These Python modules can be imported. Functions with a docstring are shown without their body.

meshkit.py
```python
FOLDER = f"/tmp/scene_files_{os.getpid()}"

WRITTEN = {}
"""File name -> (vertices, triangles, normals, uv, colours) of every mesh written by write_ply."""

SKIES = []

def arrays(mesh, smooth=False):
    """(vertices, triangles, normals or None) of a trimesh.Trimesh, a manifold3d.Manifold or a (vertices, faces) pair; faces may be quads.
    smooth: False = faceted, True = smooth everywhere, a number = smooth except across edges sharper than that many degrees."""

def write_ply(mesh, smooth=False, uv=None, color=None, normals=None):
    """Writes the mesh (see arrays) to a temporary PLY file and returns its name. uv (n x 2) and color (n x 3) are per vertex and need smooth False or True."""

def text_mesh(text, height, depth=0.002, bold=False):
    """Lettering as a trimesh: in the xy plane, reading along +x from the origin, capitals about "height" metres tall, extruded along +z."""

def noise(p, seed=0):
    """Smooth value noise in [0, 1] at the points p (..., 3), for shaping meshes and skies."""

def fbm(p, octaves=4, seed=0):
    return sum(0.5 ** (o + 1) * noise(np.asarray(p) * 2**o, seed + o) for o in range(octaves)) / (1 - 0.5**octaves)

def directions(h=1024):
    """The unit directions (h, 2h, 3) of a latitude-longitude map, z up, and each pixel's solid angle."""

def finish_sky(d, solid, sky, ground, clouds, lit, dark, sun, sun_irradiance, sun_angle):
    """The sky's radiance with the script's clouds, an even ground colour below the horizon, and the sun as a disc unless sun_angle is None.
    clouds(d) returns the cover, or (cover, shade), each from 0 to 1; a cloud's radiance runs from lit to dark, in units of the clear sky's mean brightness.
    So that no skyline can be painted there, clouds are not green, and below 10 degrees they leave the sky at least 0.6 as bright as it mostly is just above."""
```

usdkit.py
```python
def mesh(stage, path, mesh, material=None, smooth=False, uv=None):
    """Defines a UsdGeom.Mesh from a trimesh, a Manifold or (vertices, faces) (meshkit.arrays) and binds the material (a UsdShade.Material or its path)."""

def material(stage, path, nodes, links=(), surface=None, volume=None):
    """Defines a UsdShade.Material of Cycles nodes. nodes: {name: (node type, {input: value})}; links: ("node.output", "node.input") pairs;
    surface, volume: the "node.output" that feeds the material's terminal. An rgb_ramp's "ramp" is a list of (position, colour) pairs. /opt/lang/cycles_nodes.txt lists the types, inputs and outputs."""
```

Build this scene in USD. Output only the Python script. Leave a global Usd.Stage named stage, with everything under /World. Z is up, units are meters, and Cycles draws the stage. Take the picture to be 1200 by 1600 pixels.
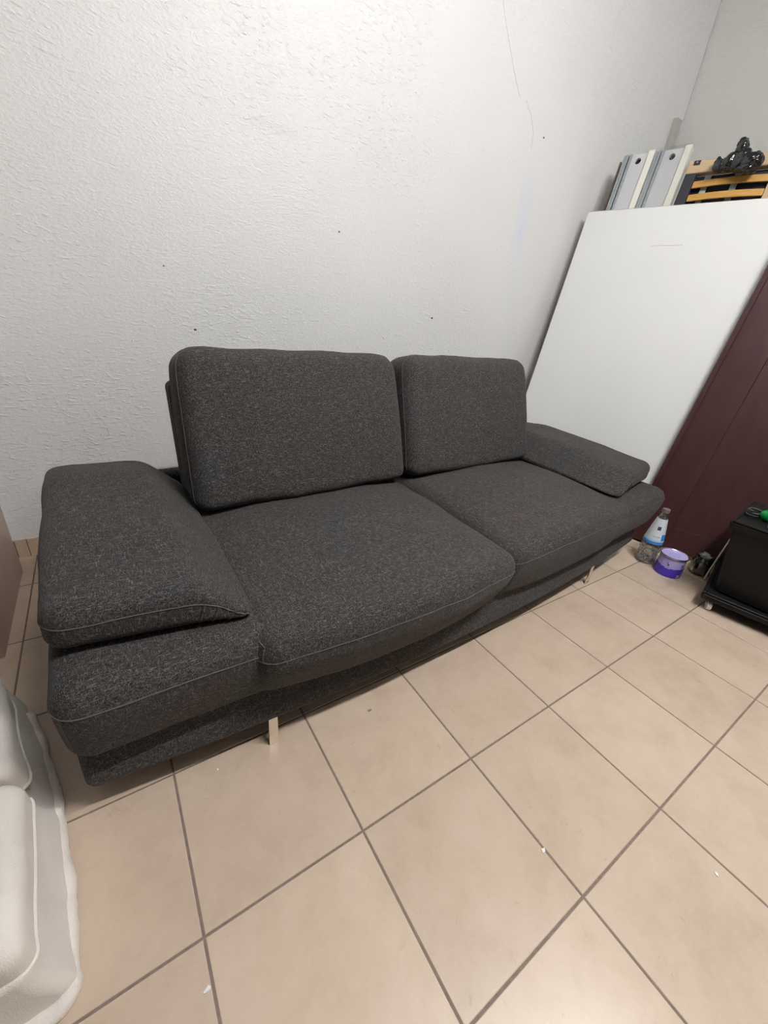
import math, random
import numpy as np
import trimesh, manifold3d, usdkit, meshkit
from shapely.geometry import Polygon, Point, box as sbox
from pxr import Usd, UsdGeom, UsdLux, Gf, Sdf

rng = np.random.default_rng(7)
random.seed(7)
stage = Usd.Stage.CreateInMemory()
UsdGeom.SetStageUpAxis(stage, UsdGeom.Tokens.z)
UsdGeom.SetStageMetersPerUnit(stage, 1.0)
UsdGeom.Xform.Define(stage, '/World')
UsdGeom.Scope.Define(stage, '/World/Looks')
T = 1.0 / 3.0                                   # floor tile pitch, metres

# ------------------------------------------------------------------ camera
FPX = 635.655
CAM = np.array([0.04324965, -1.18457635, 3.11954266]) * T
FWD = np.array([0.52441803, 0.73077236, -0.43698683])
RGT = np.array([0.83494047, -0.54196025, 0.09567398])
DWN = np.array([-0.16691359, -0.41503115, -0.89436514])
cam = UsdGeom.Camera.Define(stage, '/World/camera')
cam.CreateHorizontalApertureAttr(24.0)
cam.CreateVerticalApertureAttr(32.0)
cam.CreateFocalLengthAttr(24.0 * FPX / 1200.0)
cam.CreateClippingRangeAttr(Gf.Vec2f(0.02, 50))
cam.CreateExposureAttr(0.0)
m4 = np.eye(4)
m4[0, :3], m4[1, :3], m4[2, :3], m4[3, :3] = RGT, -DWN, -FWD, CAM
cam.AddTransformOp().Set(Gf.Matrix4d(m4.tolist()))

# ------------------------------------------------------------------ light levels
TUBE_POS = np.array([1.15, -0.72, 2.78])        # fluorescent tube hung below the ceiling
TUBE_LEN = 1.5
TUBE_EMIT = 362.0
TUBE_COL = (1.0, 0.988, 0.975)

# ------------------------------------------------------------------ helpers
used = {}


def free(path):
    n = used.get(path, -1) + 1
    used[path] = n
    return path if n == 0 else f'{path}_{n:03d}'


def put(prim, **kw):
    for k, v in kw.items():
        if v:
            prim.SetCustomDataByKey('category' if k == 'cat' else k, v)


def thing(name, label, cat, loc=(0, 0, 0), rotz=0.0, group=None, kind=None):
    x = UsdGeom.Xform.Define(stage, free('/World/' + name))
    x.AddTranslateOp().Set(Gf.Vec3d(*map(float, loc)))
    if rotz:
        x.AddRotateZOp().Set(float(rotz))
    put(x.GetPrim(), label=label, cat=cat, group=group, kind=kind)
    return x.GetPrim()


def part(parent, name, mesh, mat, label=None, smooth=40, kind=None, move=None):
    p = usdkit.mesh(stage, free(f'{parent.GetPath()}/{name}'), mesh, mat, smooth=smooth)
    if move is not None:
        UsdGeom.Xformable(p).AddTranslateOp().Set(Gf.Vec3d(*map(float, move)))
    put(p.GetPrim(), label=label, kind=kind)
    return p.GetPrim()


def structure(name, mesh, mat, label, cat, smooth=False):
    p = usdkit.mesh(stage, free('/World/' + name), mesh, mat, smooth=smooth)
    put(p.GetPrim(), label=label, cat=cat, kind='structure')
    return p.GetPrim()


def cat(*ms):
    return trimesh.util.concatenate([trimesh.Trimesh(np.asarray(m.vertices), np.asarray(m.faces), process=False) for m in ms])


def bx(x0, x1, y0, y1, z0, z1):
    m = trimesh.creation.box((x1 - x0, y1 - y0, z1 - z0))
    m.apply_translation(((x0 + x1) / 2, (y0 + y1) / 2, (z0 + z1) / 2))
    return m


def bevel_box(x0, x1, y0, y1, z0, z1, c=0.003):
    """Box with chamfered edges."""
    pts = []
    for sx in (0, 1):
        for sy in (0, 1):
            for sz in (0, 1):
                p = np.array([(x0, x1)[sx], (y0, y1)[sy], (z0, z1)[sz]])
                d = np.array([1 - 2 * sx, 1 - 2 * sy, 1 - 2 * sz]) * c
                for k in range(3):
                    q = p + d
                    q[k] = p[k]
                    pts.append(q)
    return trimesh.convex.convex_hull(np.array(pts))


def axis_samples(s, r, res):
    a = np.linspace(-s / 2, -s / 2 + r, 6)
    n = max(2, int(round((s - 2 * r) / res)) + 1)
    b = np.linspace(-s / 2 + r, s / 2 - r, n)
    return np.unique(np.round(np.concatenate([a, b, -a]), 6))


class Soft:
    """Rounded box lo..hi with edge radius r, bent by f(points, unit coordinates)."""

    def __init__(self, lo, hi, r, res=0.02, f=None):
        self.lo, self.hi, self.r, self.f = np.array(lo, float), np.array(hi, float), r, f
        self.s = self.hi - self.lo
        self.c = (self.hi + self.lo) / 2
        ax = [axis_samples(self.s[k], r, res) for k in range(3)]
        V, F, o = [], [], 0
        for k in range(3):
            i, j = (k + 1) % 3, (k + 2) % 3
            gi, gj = np.meshgrid(ax[i], ax[j], indexing='ij')
            for side in (-1, 1):
                p = np.zeros(gi.shape + (3,))
                p[..., i], p[..., j], p[..., k] = gi, gj, side * self.s[k] / 2
                ni, nj = gi.shape
                idx = np.arange(ni * nj).reshape(ni, nj) + o
                a, b, c, d = idx[:-1, :-1].ravel(), idx[1:, :-1].ravel(), idx[1:, 1:].ravel(), idx[:-1, 1:].ravel()
                q = np.concatenate([np.c_[a, b, c], np.c_[a, c, d]])
                F.append(q if side > 0 else q[:, ::-1])
                V.append(p.reshape(-1, 3))
                o += ni * nj
        V = np.concatenate(V)
        m = trimesh.Trimesh(self.map(V + self.c), np.concatenate(F), process=False)
        m.merge_vertices(digits_vertex=5)
        m.update_faces(m.nondegenerate_faces())
        self.mesh = m

    def map(self, P):
        P = np.asarray(P, float) - self.c
        lim = self.s / 2 - self.r
        inner = np.clip(P, -lim, lim)
        d = P - inner
        L = np.linalg.norm(d, axis=1, keepdims=True)
        Q = inner + d / np.maximum(L, 1e-9) * self.r + self.c
        return self.f(Q, (Q - self.lo) / self.s) if self.f else Q


def tube(P, r, n=7, closed=False):
    P = np.asarray(P, float)
    Tn = np.gradient(P, axis=0)
    if closed:
        Tn = np.roll(P, -1, 0) - np.roll(P, 1, 0)
    Tn /= np.maximum(np.linalg.norm(Tn, axis=1, keepdims=True), 1e-9)
    ref = np.array([0, 0, 1.0]) if abs(Tn[0][2]) < 0.9 else np.array([1.0, 0, 0])
    N = np.cross(Tn[0], ref)
    N /= np.linalg.norm(N)
    r = np.broadcast_to(r, len(P))
    V = []
    for i in range(len(P)):
        N = N - Tn[i] * (N @ Tn[i])
        N /= np.linalg.norm(N)
        B = np.cross(Tn[i], N)
        for k in range(n):
            a = 2 * math.pi * k / n
            V.append(P[i] + r[i] * (math.cos(a) * N + math.sin(a) * B))
    F = []
    m = len(P)
    for i in range(m if closed else m - 1):
        for k in range(n):
            a, b = i * n + k, i * n + (k + 1) % n
            c, d = ((i + 1) % m) * n + (k + 1) % n, ((i + 1) % m) * n + k
            F += [[a, c, b], [a, d, c]]
    if not closed:
        V += [P[0], P[-1]]
        for k in range(n):
            F.append([len(V) - 2, k, (k + 1) % n])
            F.append([len(V) - 1, (m - 1) * n + (k + 1) % n, (m - 1) * n + k])
    t = trimesh.Trimesh(np.array(V), np.array(F), process=False)
    t.fix_normals()
    return t


def lathe(profile, n=40):
    m = trimesh.creation.revolve(np.array(profile, float), sections=n)
    m.fix_normals()
    return m


def extrude(poly, h):
    return trimesh.creation.extrude_polygon(poly, h)


def resample(P, n):
    P = np.asarray(P, float)
    L = np.r_[0, np.cumsum(np.linalg.norm(np.diff(P, axis=0), axis=1))]
    t = np.linspace(0, L[-1], n)
    return np.stack([np.interp(t, L, P[:, k]) for k in range(P.shape[1])], 1)


def smoothstep(a, b, x):
    t = np.clip((x - a) / (b - a), 0, 1)
    return t * t * (3 - 2 * t)


def lump(P, scale, amp, seed):
    """A small soft displacement field."""
    return (meshkit.fbm(P * scale, 3, seed) - 0.5)[:, None] * amp


# ------------------------------------------------------------------ materials
def mat(name, nodes, links, surface='p.BSDF'):
    return usdkit.material(stage, '/World/Looks/' + name, nodes, links, surface=surface)


def plain(name, col, rough=0.5, **kw):
    return mat(name, {'p': ('principled_bsdf', {'base_color': col, 'roughness': rough, **kw})}, [])


def grainy(name, col, col2, scale=40, rough=0.5, bump=0.0, bscale=300, coord=(1, 1, 1), **kw):
    nodes = {
        'g': ('geometry', {}),
        'm': ('mapping', {'scale': coord}),
        'n': ('noise_texture', {'scale': scale, 'detail': 5, 'roughness': 0.6}),
        'r': ('rgb_ramp', {'ramp': [(0.3, col), (0.7, col2)]}),
        'b': ('noise_texture', {'scale': bscale, 'detail': 3}),
        'u': ('bump', {'strength': bump, 'distance': 0.002}),
        'p': ('principled_bsdf', {'roughness': rough, **kw}),
    }
    links = [('g.position', 'm.vector'), ('m.vector', 'n.vector'), ('n.fac', 'r.fac'), ('r.color', 'p.base_color'), ('m.vector', 'b.vector')]
    if bump:
        links += [('b.fac', 'u.height'), ('u.normal', 'p.normal')]
    return mat(name, nodes, links)


def wall_material(name, col, stain=False):
    nodes = {
        'g': ('geometry', {}),
        'big': ('noise_texture', {'scale': 1.6, 'detail': 4, 'roughness': 0.55}),
        'tint': ('rgb_ramp', {'ramp': [(0.3, tuple(c * 0.955 for c in col)), (0.7, col)]}),
        # plaster relief: fine orange peel, larger trowel flakes
        'm1': ('mapping', {'scale': (1.0, 1.0, 1.9)}),
        'n1': ('noise_texture', {'scale': 85, 'detail': 3, 'roughness': 0.6}),
        'n2': ('noise_texture', {'scale': 46, 'detail': 3, 'distortion': 0.3}),
        'f2': ('rgb_ramp', {'ramp': [(0.54, (0, 0, 0)), (0.80, (1, 1, 1))]}),
        'patch': ('noise_texture', {'scale': 2.3, 'detail': 2}),
        'fp': ('rgb_ramp', {'ramp': [(0.4, (0.25, 0.25, 0.25)), (0.62, (1, 1, 1))]}),
        'h2': ('mix_color', {'blend_type': 'multiply', 'fac': 1.0}),
        'b1': ('bump', {'strength': 0.8, 'distance': 0.0028}),
        'b2': ('bump', {'strength': 0.75, 'distance': 0.0035}),
        'p': ('principled_bsdf', {'roughness': 0.40, 'specular_ior_level': 0.45}),
    }
    links = [('g.position', 'big.vector'), ('big.fac', 'tint.fac'), ('g.position', 'm1.vector'), ('m1.vector', 'n1.vector'), ('m1.vector', 'n2.vector'),
             ('n2.fac', 'f2.fac'), ('g.position', 'patch.vector'), ('patch.fac', 'fp.fac'), ('f2.color', 'h2.a'), ('fp.color', 'h2.b'),
             ('n1.fac', 'b1.height'), ('h2.result', 'b2.height'), ('b1.normal', 'b2.normal'), ('b2.normal', 'p.normal')]
    last = 'tint.color'
    if stain:
        # faint pale blue paint smear and two grey scuffs that are really on the wall
        spots = [((2.16, 1.56, 1.58), (0.075, 0.4, 0.32), (0.64, 0.69, 0.82), 0.36),
                 ((2.20, 1.56, 1.22), (0.020, 0.4, 0.33), (0.66, 0.72, 0.81), 0.30),
                 ((0.72, 1.56, 1.63), (0.16, 0.4, 0.025), (0.62, 0.63, 0.62), 0.22)]
        for i, (c, s, colr, fac) in enumerate(spots):
            nodes[f'sm{i}'] = ('mapping', {'mapping_type': 'point', 'location': tuple(-a / b for a, b in zip(c, s)), 'scale': tuple(1 / b for b in s)})
            nodes[f'sg{i}'] = ('gradient_texture', {'gradient_type': 'spherical'})
            nodes[f'sn{i}'] = ('noise_texture', {'scale': 14, 'detail': 4})
            nodes[f'sx{i}'] = ('math', {'math_type': 'multiply'})
            nodes[f'sr{i}'] = ('math', {'math_type': 'multiply', 'value2': fac * 3.2, 'use_clamp': True})
            nodes[f'sc{i}'] = ('mix_color', {'blend_type': 'mix', 'b': colr})
            links += [('g.position', f'sm{i}.vector'), (f'sm{i}.vector', f'sg{i}.vector'), ('g.position', f'sn{i}.vector'), (f'sg{i}.fac', f'sx{i}.value1'), (f'sn{i}.fac', f'sx{i}.value2'),
                      (f'sx{i}.value', f'sr{i}.value1'), (f'sr{i}.value', f'sc{i}.fac'), (last, f'sc{i}.a')]
            last = f'sc{i}.result'
    links.append((last, 'p.base_color'))
    return mat(name, nodes, links)


M_wall = wall_material('plaster_wall', (0.75, 0.752, 0.745), stain=True)
M_wall_b = wall_material('plaster_side', (0.70, 0.70, 0.665))
M_ceiling = plain('ceiling_paint', (0.42, 0.42, 0.41), 0.8)
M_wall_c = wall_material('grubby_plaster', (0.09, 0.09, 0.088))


def tile_material(name, a, b, c, rough):
    nodes = {
        'g': ('geometry', {}),
        'o': ('object_info', {}),
        'n': ('noise_texture', {'scale': 5, 'detail': 7, 'roughness': 0.72, 'distortion': 0.15}),
        'r': ('rgb_ramp', {'ramp': [(0.28, a), (0.5, b), (0.75, c)]}),
        'n2': ('noise_texture', {'scale': 30, 'detail': 5, 'roughness': 0.75, 'distortion': 0.8}),
        'r2': ('rgb_ramp', {'ramp': [(0.24, (0.78, 0.74, 0.68)), (0.38, (1, 1, 1)), (1, (1, 1, 1))]}),
        'x': ('mix_color', {'blend_type': 'multiply', 'fac': 1.0}),
        'v': ('map_range', {'from_min': 0, 'from_max': 1, 'to_min': 0.93, 'to_max': 1.04}),
        'h': ('hsv', {}),
        'rr': ('map_range', {'from_min': 0.3, 'from_max': 0.7, 'to_min': rough - 0.05, 'to_max': rough + 0.08}),
        'b': ('noise_texture', {'scale': 20, 'detail': 3}),
        'u': ('bump', {'strength': 0.12, 'distance': 0.002}),
        'p': ('principled_bsdf', {'specular_ior_level': 0.5}),
    }
    links = [('g.position', 'n.vector'), ('n.fac', 'r.fac'), ('g.position', 'n2.vector'), ('n2.fac', 'r2.fac'), ('r.color', 'x.a'), ('r2.color', 'x.b'),
             ('o.random', 'v.value'), ('v.result', 'h.value'), ('x.result', 'h.color'), ('h.color', 'p.base_color'), ('n.fac', 'rr.value'), ('rr.result', 'p.roughness'),
             ('g.position', 'b.vector'), ('b.fac', 'u.height'), ('u.normal', 'p.normal')]
    return mat(name, nodes, links)


M_tile = tile_material('floor_tile', (0.545, 0.42, 0.32), (0.615, 0.485, 0.375), (0.655, 0.53, 0.415), 0.27)
M_skirt = tile_material('skirting_tile', (0.44, 0.33, 0.25), (0.52, 0.40, 0.30), (0.58, 0.45, 0.35), 0.35)
M_grout = grainy('grout', (0.18, 0.135, 0.115), (0.27, 0.205, 0.175), 60, 0.9)


def fabric(name, dark, mid, light, warm, k=1.0):
    """Woven melange: threads running along the three axes, over a soft mottling."""
    nodes = {
        'c': ('texture_coordinate', {}),
        'mx': ('mapping', {'scale': (70 * k, 480 * k, 480 * k)}),
        'my': ('mapping', {'scale': (480 * k, 70 * k, 480 * k)}),
        'mz': ('mapping', {'scale': (480 * k, 480 * k, 70 * k)}),
        'nx': ('noise_texture', {'scale': 1, 'detail': 2, 'roughness': 0.6}),
        'ny': ('noise_texture', {'scale': 1, 'detail': 2, 'roughness': 0.6}),
        'nz': ('noise_texture', {'scale': 1, 'detail': 2, 'roughness': 0.6}),
        'a1': ('math', {'math_type': 'maximum'}),
        'a2': ('math', {'math_type': 'maximum'}),
        'r': ('rgb_ramp', {'ramp': [(0.47, dark), (0.60, mid), (0.73, light)]}),
        'big': ('noise_texture', {'scale': 5, 'detail': 3}),
        'br': ('rgb_ramp', {'ramp': [(0.3, (0.94, 0.97, 1.0)), (0.7, warm)]}),
        'x': ('mix_color', {'blend_type': 'multiply', 'fac': 1.0}),
        'u': ('bump', {'strength': 0.5, 'distance': 0.0012}),
        'p': ('principled_bsdf', {'roughness': 0.9, 'specular_ior_level': 0.15, 'sheen_weight': 0.06, 'sheen_roughness': 0.5}),
    }
    links = [('c.object', 'mx.vector'), ('c.object', 'my.vector'), ('c.object', 'mz.vector'), ('mx.vector', 'nx.vector'), ('my.vector', 'ny.vector'), ('mz.vector', 'nz.vector'),
             ('nx.fac', 'a1.value1'), ('ny.fac', 'a1.value2'), ('a1.value', 'a2.value1'), ('nz.fac', 'a2.value2'), ('a2.value', 'r.fac'), ('c.object', 'big.vector'), ('big.fac', 'br.fac'),
             ('r.color', 'x.a'), ('br.color', 'x.b'), ('x.result', 'p.base_color'), ('a2.value', 'u.height'), ('u.normal', 'p.normal')]
    return mat(name, nodes, links)


M_fabric = fabric('charcoal_weave', (0.017, 0.0163, 0.0163), (0.055, 0.0525, 0.0510), (0.160, 0.151, 0.145), (1.08, 0.98, 0.93))
M_thread = plain('seam_thread', (0.095, 0.09, 0.087), 0.9)
M_lining = plain('black_lining', (0.012, 0.012, 0.012), 0.95)
M_chrome = plain('brushed_steel', (0.80, 0.76, 0.68), 0.16, metallic=1.0)
M_cream = grainy('cream_cotton', (0.78, 0.72, 0.665), (0.85, 0.795, 0.745), 9, 0.95, 0.5, 420, sheen_weight=0.2)
M_board = grainy('white_laminate', (0.80, 0.81, 0.80), (0.83, 0.835, 0.82), 3, 0.38)
M_board_edge = plain('laminate_edge', (0.50, 0.47, 0.42), 0.6)
M_maroon = grainy('maroon_paint', (0.043, 0.0135, 0.0145), (0.062, 0.021, 0.022), 6, 0.36, 0.15, 120, coord=(3, 3, 0.6))
M_pinkboard = grainy('beige_board', (0.46, 0.335, 0.28), (0.53, 0.395, 0.33), 5, 0.6)
M_alu = plain('grey_profile', (0.36, 0.40, 0.42), 0.35, metallic=0.3)
M_railface = plain('grey_white_panel', (0.58, 0.585, 0.61), 0.5)
M_railcream = plain('cream_edge', (0.80, 0.79, 0.70), 0.45)
M_brown = plain('dark_brown_board', (0.11, 0.07, 0.06), 0.6)
M_slat = grainy('birch_slat', (0.48, 0.25, 0.055), (0.62, 0.36, 0.10), 8, 0.45, coord=(2, 2, 30))
M_pine = grainy('pale_pine', (0.50, 0.36, 0.22), (0.60, 0.45, 0.29), 8, 0.55, coord=(2, 2, 30))
M_frame = plain('dark_frame', (0.030, 0.030, 0.040), 0.5)
M_strap = plain('pale_webbing', (0.42, 0.46, 0.42), 0.8)
M_bag = plain('black_bin_bag', (0.010, 0.010, 0.012), 0.13, specular_ior_level=0.7)
M_blackplastic = grainy('black_plastic', (0.006, 0.006, 0.006), (0.010, 0.010, 0.010), 30, 0.5, 0.2, 700, specular_ior_level=0.22)
M_whiteplastic = plain('white_plastic', (0.75, 0.75, 0.73), 0.4)
M_green = plain('green_plastic', (0.0, 0.24, 0.045), 0.22)
M_cream_card = plain('beige_card', (0.72, 0.55, 0.40), 0.6)
M_grey = plain('dark_grey_rubber', (0.05, 0.052, 0.05), 0.6)
M_lav = plain('lavender_print', (0.44, 0.37, 0.76), 0.35)
M_lavlid = plain('lavender_lid', (0.50, 0.45, 0.82), 0.35)
M_violet = plain('violet_print', (0.075, 0.035, 0.52), 0.35)
M_ink = plain('dark_ink', (0.06, 0.05, 0.16), 0.5)
M_labelwhite = plain('white_label', (0.72, 0.78, 0.82), 0.4)
M_labelblue = plain('blue_label', (0.045, 0.26, 0.62), 0.4)
M_capgrey = plain('grey_mauve_cap', (0.20, 0.16, 0.17), 0.4)
M_labelpale = plain('pale_blue_label', (0.40, 0.62, 0.82), 0.4)
M_tin = plain('tin_rim', (0.62, 0.63, 0.66), 0.25, metallic=1.0)
M_chip = plain('white_paint_flake', (0.85, 0.85, 0.83), 0.7)
M_chipb = plain('blue_grey_flake', (0.20, 0.26, 0.32), 0.6)
M_conduit = plain('grey_trunking', (0.46, 0.46, 0.42), 0.6)
M_crack = plain('hairline_crack', (0.55, 0.55, 0.53), 0.9)
M_speck = plain('dark_speck', (0.10, 0.08, 0.07), 0.9)
M_rust = plain('reddish_scuff', (0.60, 0.53, 0.50), 0.9)
M_emit = mat('lamp_glow', {'e': ('emission', {'color': TUBE_COL, 'strength': TUBE_EMIT})}, [], 'e.emission')
M_lampbody = plain('lamp_housing', (0.75, 0.75, 0.73), 0.5)


def clear(name, tint, amount, rough, scale, strength, dist=0.004, ior=1.5):
    nodes = {
        'c': ('texture_coordinate', {}),
        'n': ('noise_texture', {'scale': scale, 'detail': 3, 'distortion': 1.0}),
        'u': ('bump', {'strength': strength, 'distance': dist}),
        't': ('transparent_bsdf', {'color': tint}),
        'g': ('glossy_bsdf', {'color': (0.95, 0.95, 0.95), 'roughness': rough}),
        'f': ('fresnel', {'IOR': ior}),
        'a': ('math', {'math_type': 'multiply_add', 'value2': 1.0, 'value3': amount, 'use_clamp': True}),
        'x': ('mix_closure', {}),
    }
    if ior < 1.3:                                # thin film: an even slight sheen
        nodes['a'] = ('math', {'math_type': 'multiply_add', 'value1': 0.0, 'value2': 1.0, 'value3': 0.12})
        return mat(name, nodes, [('c.object', 'n.vector'), ('n.fac', 'u.height'), ('u.normal', 'g.normal'), ('a.value', 'x.fac'), ('t.BSDF', 'x.closure1'), ('g.BSDF', 'x.closure2')], 'x.closure')
    return mat(name, nodes, [('c.object', 'n.vector'), ('n.fac', 'u.height'), ('u.normal', 'g.normal'), ('u.normal', 'f.normal'), ('f.fac', 'a.value1'), ('a.value', 'x.fac'), ('t.BSDF', 'x.closure1'), ('g.BSDF', 'x.closure2')], 'x.closure')


M_pet = clear('clear_plastic_bottle', (0.84, 0.87, 0.88), 0.15, 0.04, 42, 1.0, 0.035)
M_film = clear('stretch_film', (0.99, 0.995, 0.995), 0.0, 0.10, 40, 0.3, 0.004, 1.22)
M_glass = clear('green_tinted_glass', (0.80, 0.84, 0.74), 0.10, 0.05, 30, 0.25)

# ------------------------------------------------------------------ the room
XR, YB, XL, H = 3.495, 4.68 * T, -0.400, 3.0
XFL, YF, YS = -1.70, -3.0, 0.93                 # far left wall, front wall behind the camera, where the left wall ends
wb = structure('wall_back', bx(XL - 0.1, XR + 0.1, YB, YB + 0.12, -0.05, H), M_wall, 'rough white plaster wall behind the grey sofa, with a hairline crack', 'wall')
structure('wall_right', bx(XR, XR + 0.12, YF, YB, -0.05, H), M_wall_b, 'grey-white plaster wall at the right behind the stacked panels', 'wall')
structure('wall_left', bx(XL - 0.12, XL, YS, YB, -0.05, H), M_wall_b, 'short plaster wall at the left corner behind the beige board', 'wall')
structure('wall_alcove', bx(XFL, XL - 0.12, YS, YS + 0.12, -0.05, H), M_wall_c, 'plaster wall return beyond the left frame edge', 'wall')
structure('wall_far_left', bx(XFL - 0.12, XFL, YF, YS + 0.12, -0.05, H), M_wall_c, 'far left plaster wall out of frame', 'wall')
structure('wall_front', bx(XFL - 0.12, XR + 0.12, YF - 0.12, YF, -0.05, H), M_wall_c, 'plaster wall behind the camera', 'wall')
structure('ceiling', bx(XFL - 0.12, XR + 0.12, YF - 0.12, YB + 0.12, H, H + 0.1), M_ceiling, 'white painted ceiling above the frame', 'ceiling')

# floor: grout bed and single tiles
fl = UsdGeom.Xform.Define(stage, '/World/floor').GetPrim()
put(fl, label='beige square ceramic tile floor with brown grout lines', cat='floor', kind='structure')
part(fl, 'grout_bed', bx(XFL, XR, YF, YB, -0.05, -0.0016), M_grout, smooth=False)


def floor_tile(x0, x1, y0, y1):
    g, c = 0.0023, 0.0012
    x0, x1, y0, y1 = x0 + g, x1 - g, y0 + g, y1 - g
    V = [(x0, y0, -0.012), (x1, y0, -0.012), (x1, y1, -0.012), (x0, y1, -0.012),
         (x0, y0, -c), (x1, y0, -c), (x1, y1, -c), (x0, y1, -c),
         (x0 + c, y0 + c, 0), (x1 - c, y0 + c, 0), (x1 - c, y1 - c, 0), (x0 + c, y1 - c, 0)]
    F = [(8, 9, 10), (8, 10, 11)]
    for k in range(4):
        j = (k + 1) % 4
        F += [(k, j, 4 + j), (k, 4 + j, 4 + k), (4 + k, 4 + j, 8 + j), (4 + k, 8 + j, 8 + k)]
    return trimesh.Trimesh(np.array(V), np.array(F), process=False)


for j in range(4, -10, -1):
    for i in range(-6, 11):
        x0, x1, y0, y1 = max(i * T, XFL), min((i + 1) * T, XR), max(j * T, YF), min((j + 1) * T, YB)
        if y1 > YS and x0 < XL:
            if x1 <= XL + 0.01:
                continue
            x0 = max(x0, XL) if y0 >= YS - 0.01 else x0
        if x1 - x0 < 0.02 or y1 - y0 < 0.02:
            continue
        part(fl, 'tile', floor_tile(x0, x1, y0, y1), M_tile, smooth=False)

# skirting tiles on the back wall
sk = UsdGeom.Xform.Define(stage, '/World/baseboard_back').GetPrim()
put(sk, label='low beige tile skirting along the foot of the back wall', cat='baseboard', kind='structure')
xs = [XL + 0.009] + [i * T - 0.017 for i in range(-0, 11)] + [XR]
xs = sorted({round(x, 4) for x in [XL + 0.009, -0.352] + [-0.352 + T * i for i in range(1, 12) if -0.352 + T * i < XR - 0.03] + [XR]})
for a, b in zip(xs[:-1], xs[1:]):
    part(sk, 'skirting_tile', bevel_box(a + 0.0012, b - 0.0012, YB - 0.009, YB - 0.0002, 0.0005, 0.082, 0.0015), M_skirt, smooth=False)
part(sk, 'grout_strip', bx(XL + 0.008, XR, YB - 0.005, YB - 0.0001, 0.0003, 0.080), M_grout, smooth=False)
sl = UsdGeom.Xform.Define(stage, '/World/baseboard_left').GetPrim()
put(sl, label='beige tile skirting along the foot of the left wall', cat='baseboard', kind='structure')
for a, b in ((YS, 1.12), (1.1225, YB - 0.0095)):
    part(sl, 'skirting_tile', bevel_box(XL + 0.0002, XL + 0.009, a, b, 0.0005, 0.082, 0.0015), M_skirt, smooth=False)

# marks on the back wall: crack, specks, scuff (thin, but really in the plaster)
def wall_line(pts, r, n, seed, mt, name):
    P = resample(np.array([(x, YB - 0.0002, z) for x, z in pts]), n)
    q = np.random.default_rng(seed)
    P[:, 0] += np.cumsum(q.normal(0, 0.0012, n)) * 0.5 + q.normal(0, 0.0015, n)
    part(wb, name, tube(P, r, 5), mt, smooth=False)


wall_line([(1.755, 2.33), (1.80, 2.26), (1.873, 2.17), (1.93, 2.10), (1.97, 2.06)], 0.0011, 40, 1, M_crack, 'crack')
wall_line([(2.02, 2.06), (2.07, 2.02), (2.114, 1.96), (2.12, 1.90)], 0.0011, 24, 2, M_crack, 'crack')
wall_line([(-0.03, 0.575), (-0.005, 0.54), (0.005, 0.49)], 0.0009, 16, 3, M_rust, 'scuff_line')
for x, z, r in ((1.602, 1.041, 0.006), (1.009, 1.346, 0.004), (2.20, 1.96, 0.005), (0.369, 0.905, 0.005), (0.28, 1.12, 0.003)):
    s = trimesh.creation.icosphere(1, 1.0)
    s.apply_scale((r * 1.2, 0.0015, r * 0.8))
    s.apply_translation((x, YB, z))
    part(wb, 'speck', s, M_speck)
structure('trim_1', tube([(XR - 0.004, YB - 0.004, 0.09), (XR - 0.004, YB - 0.004, H)], 0.006, 8), M_railface, 'pale filler bead up the right room corner', 'trim', smooth=50)

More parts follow.
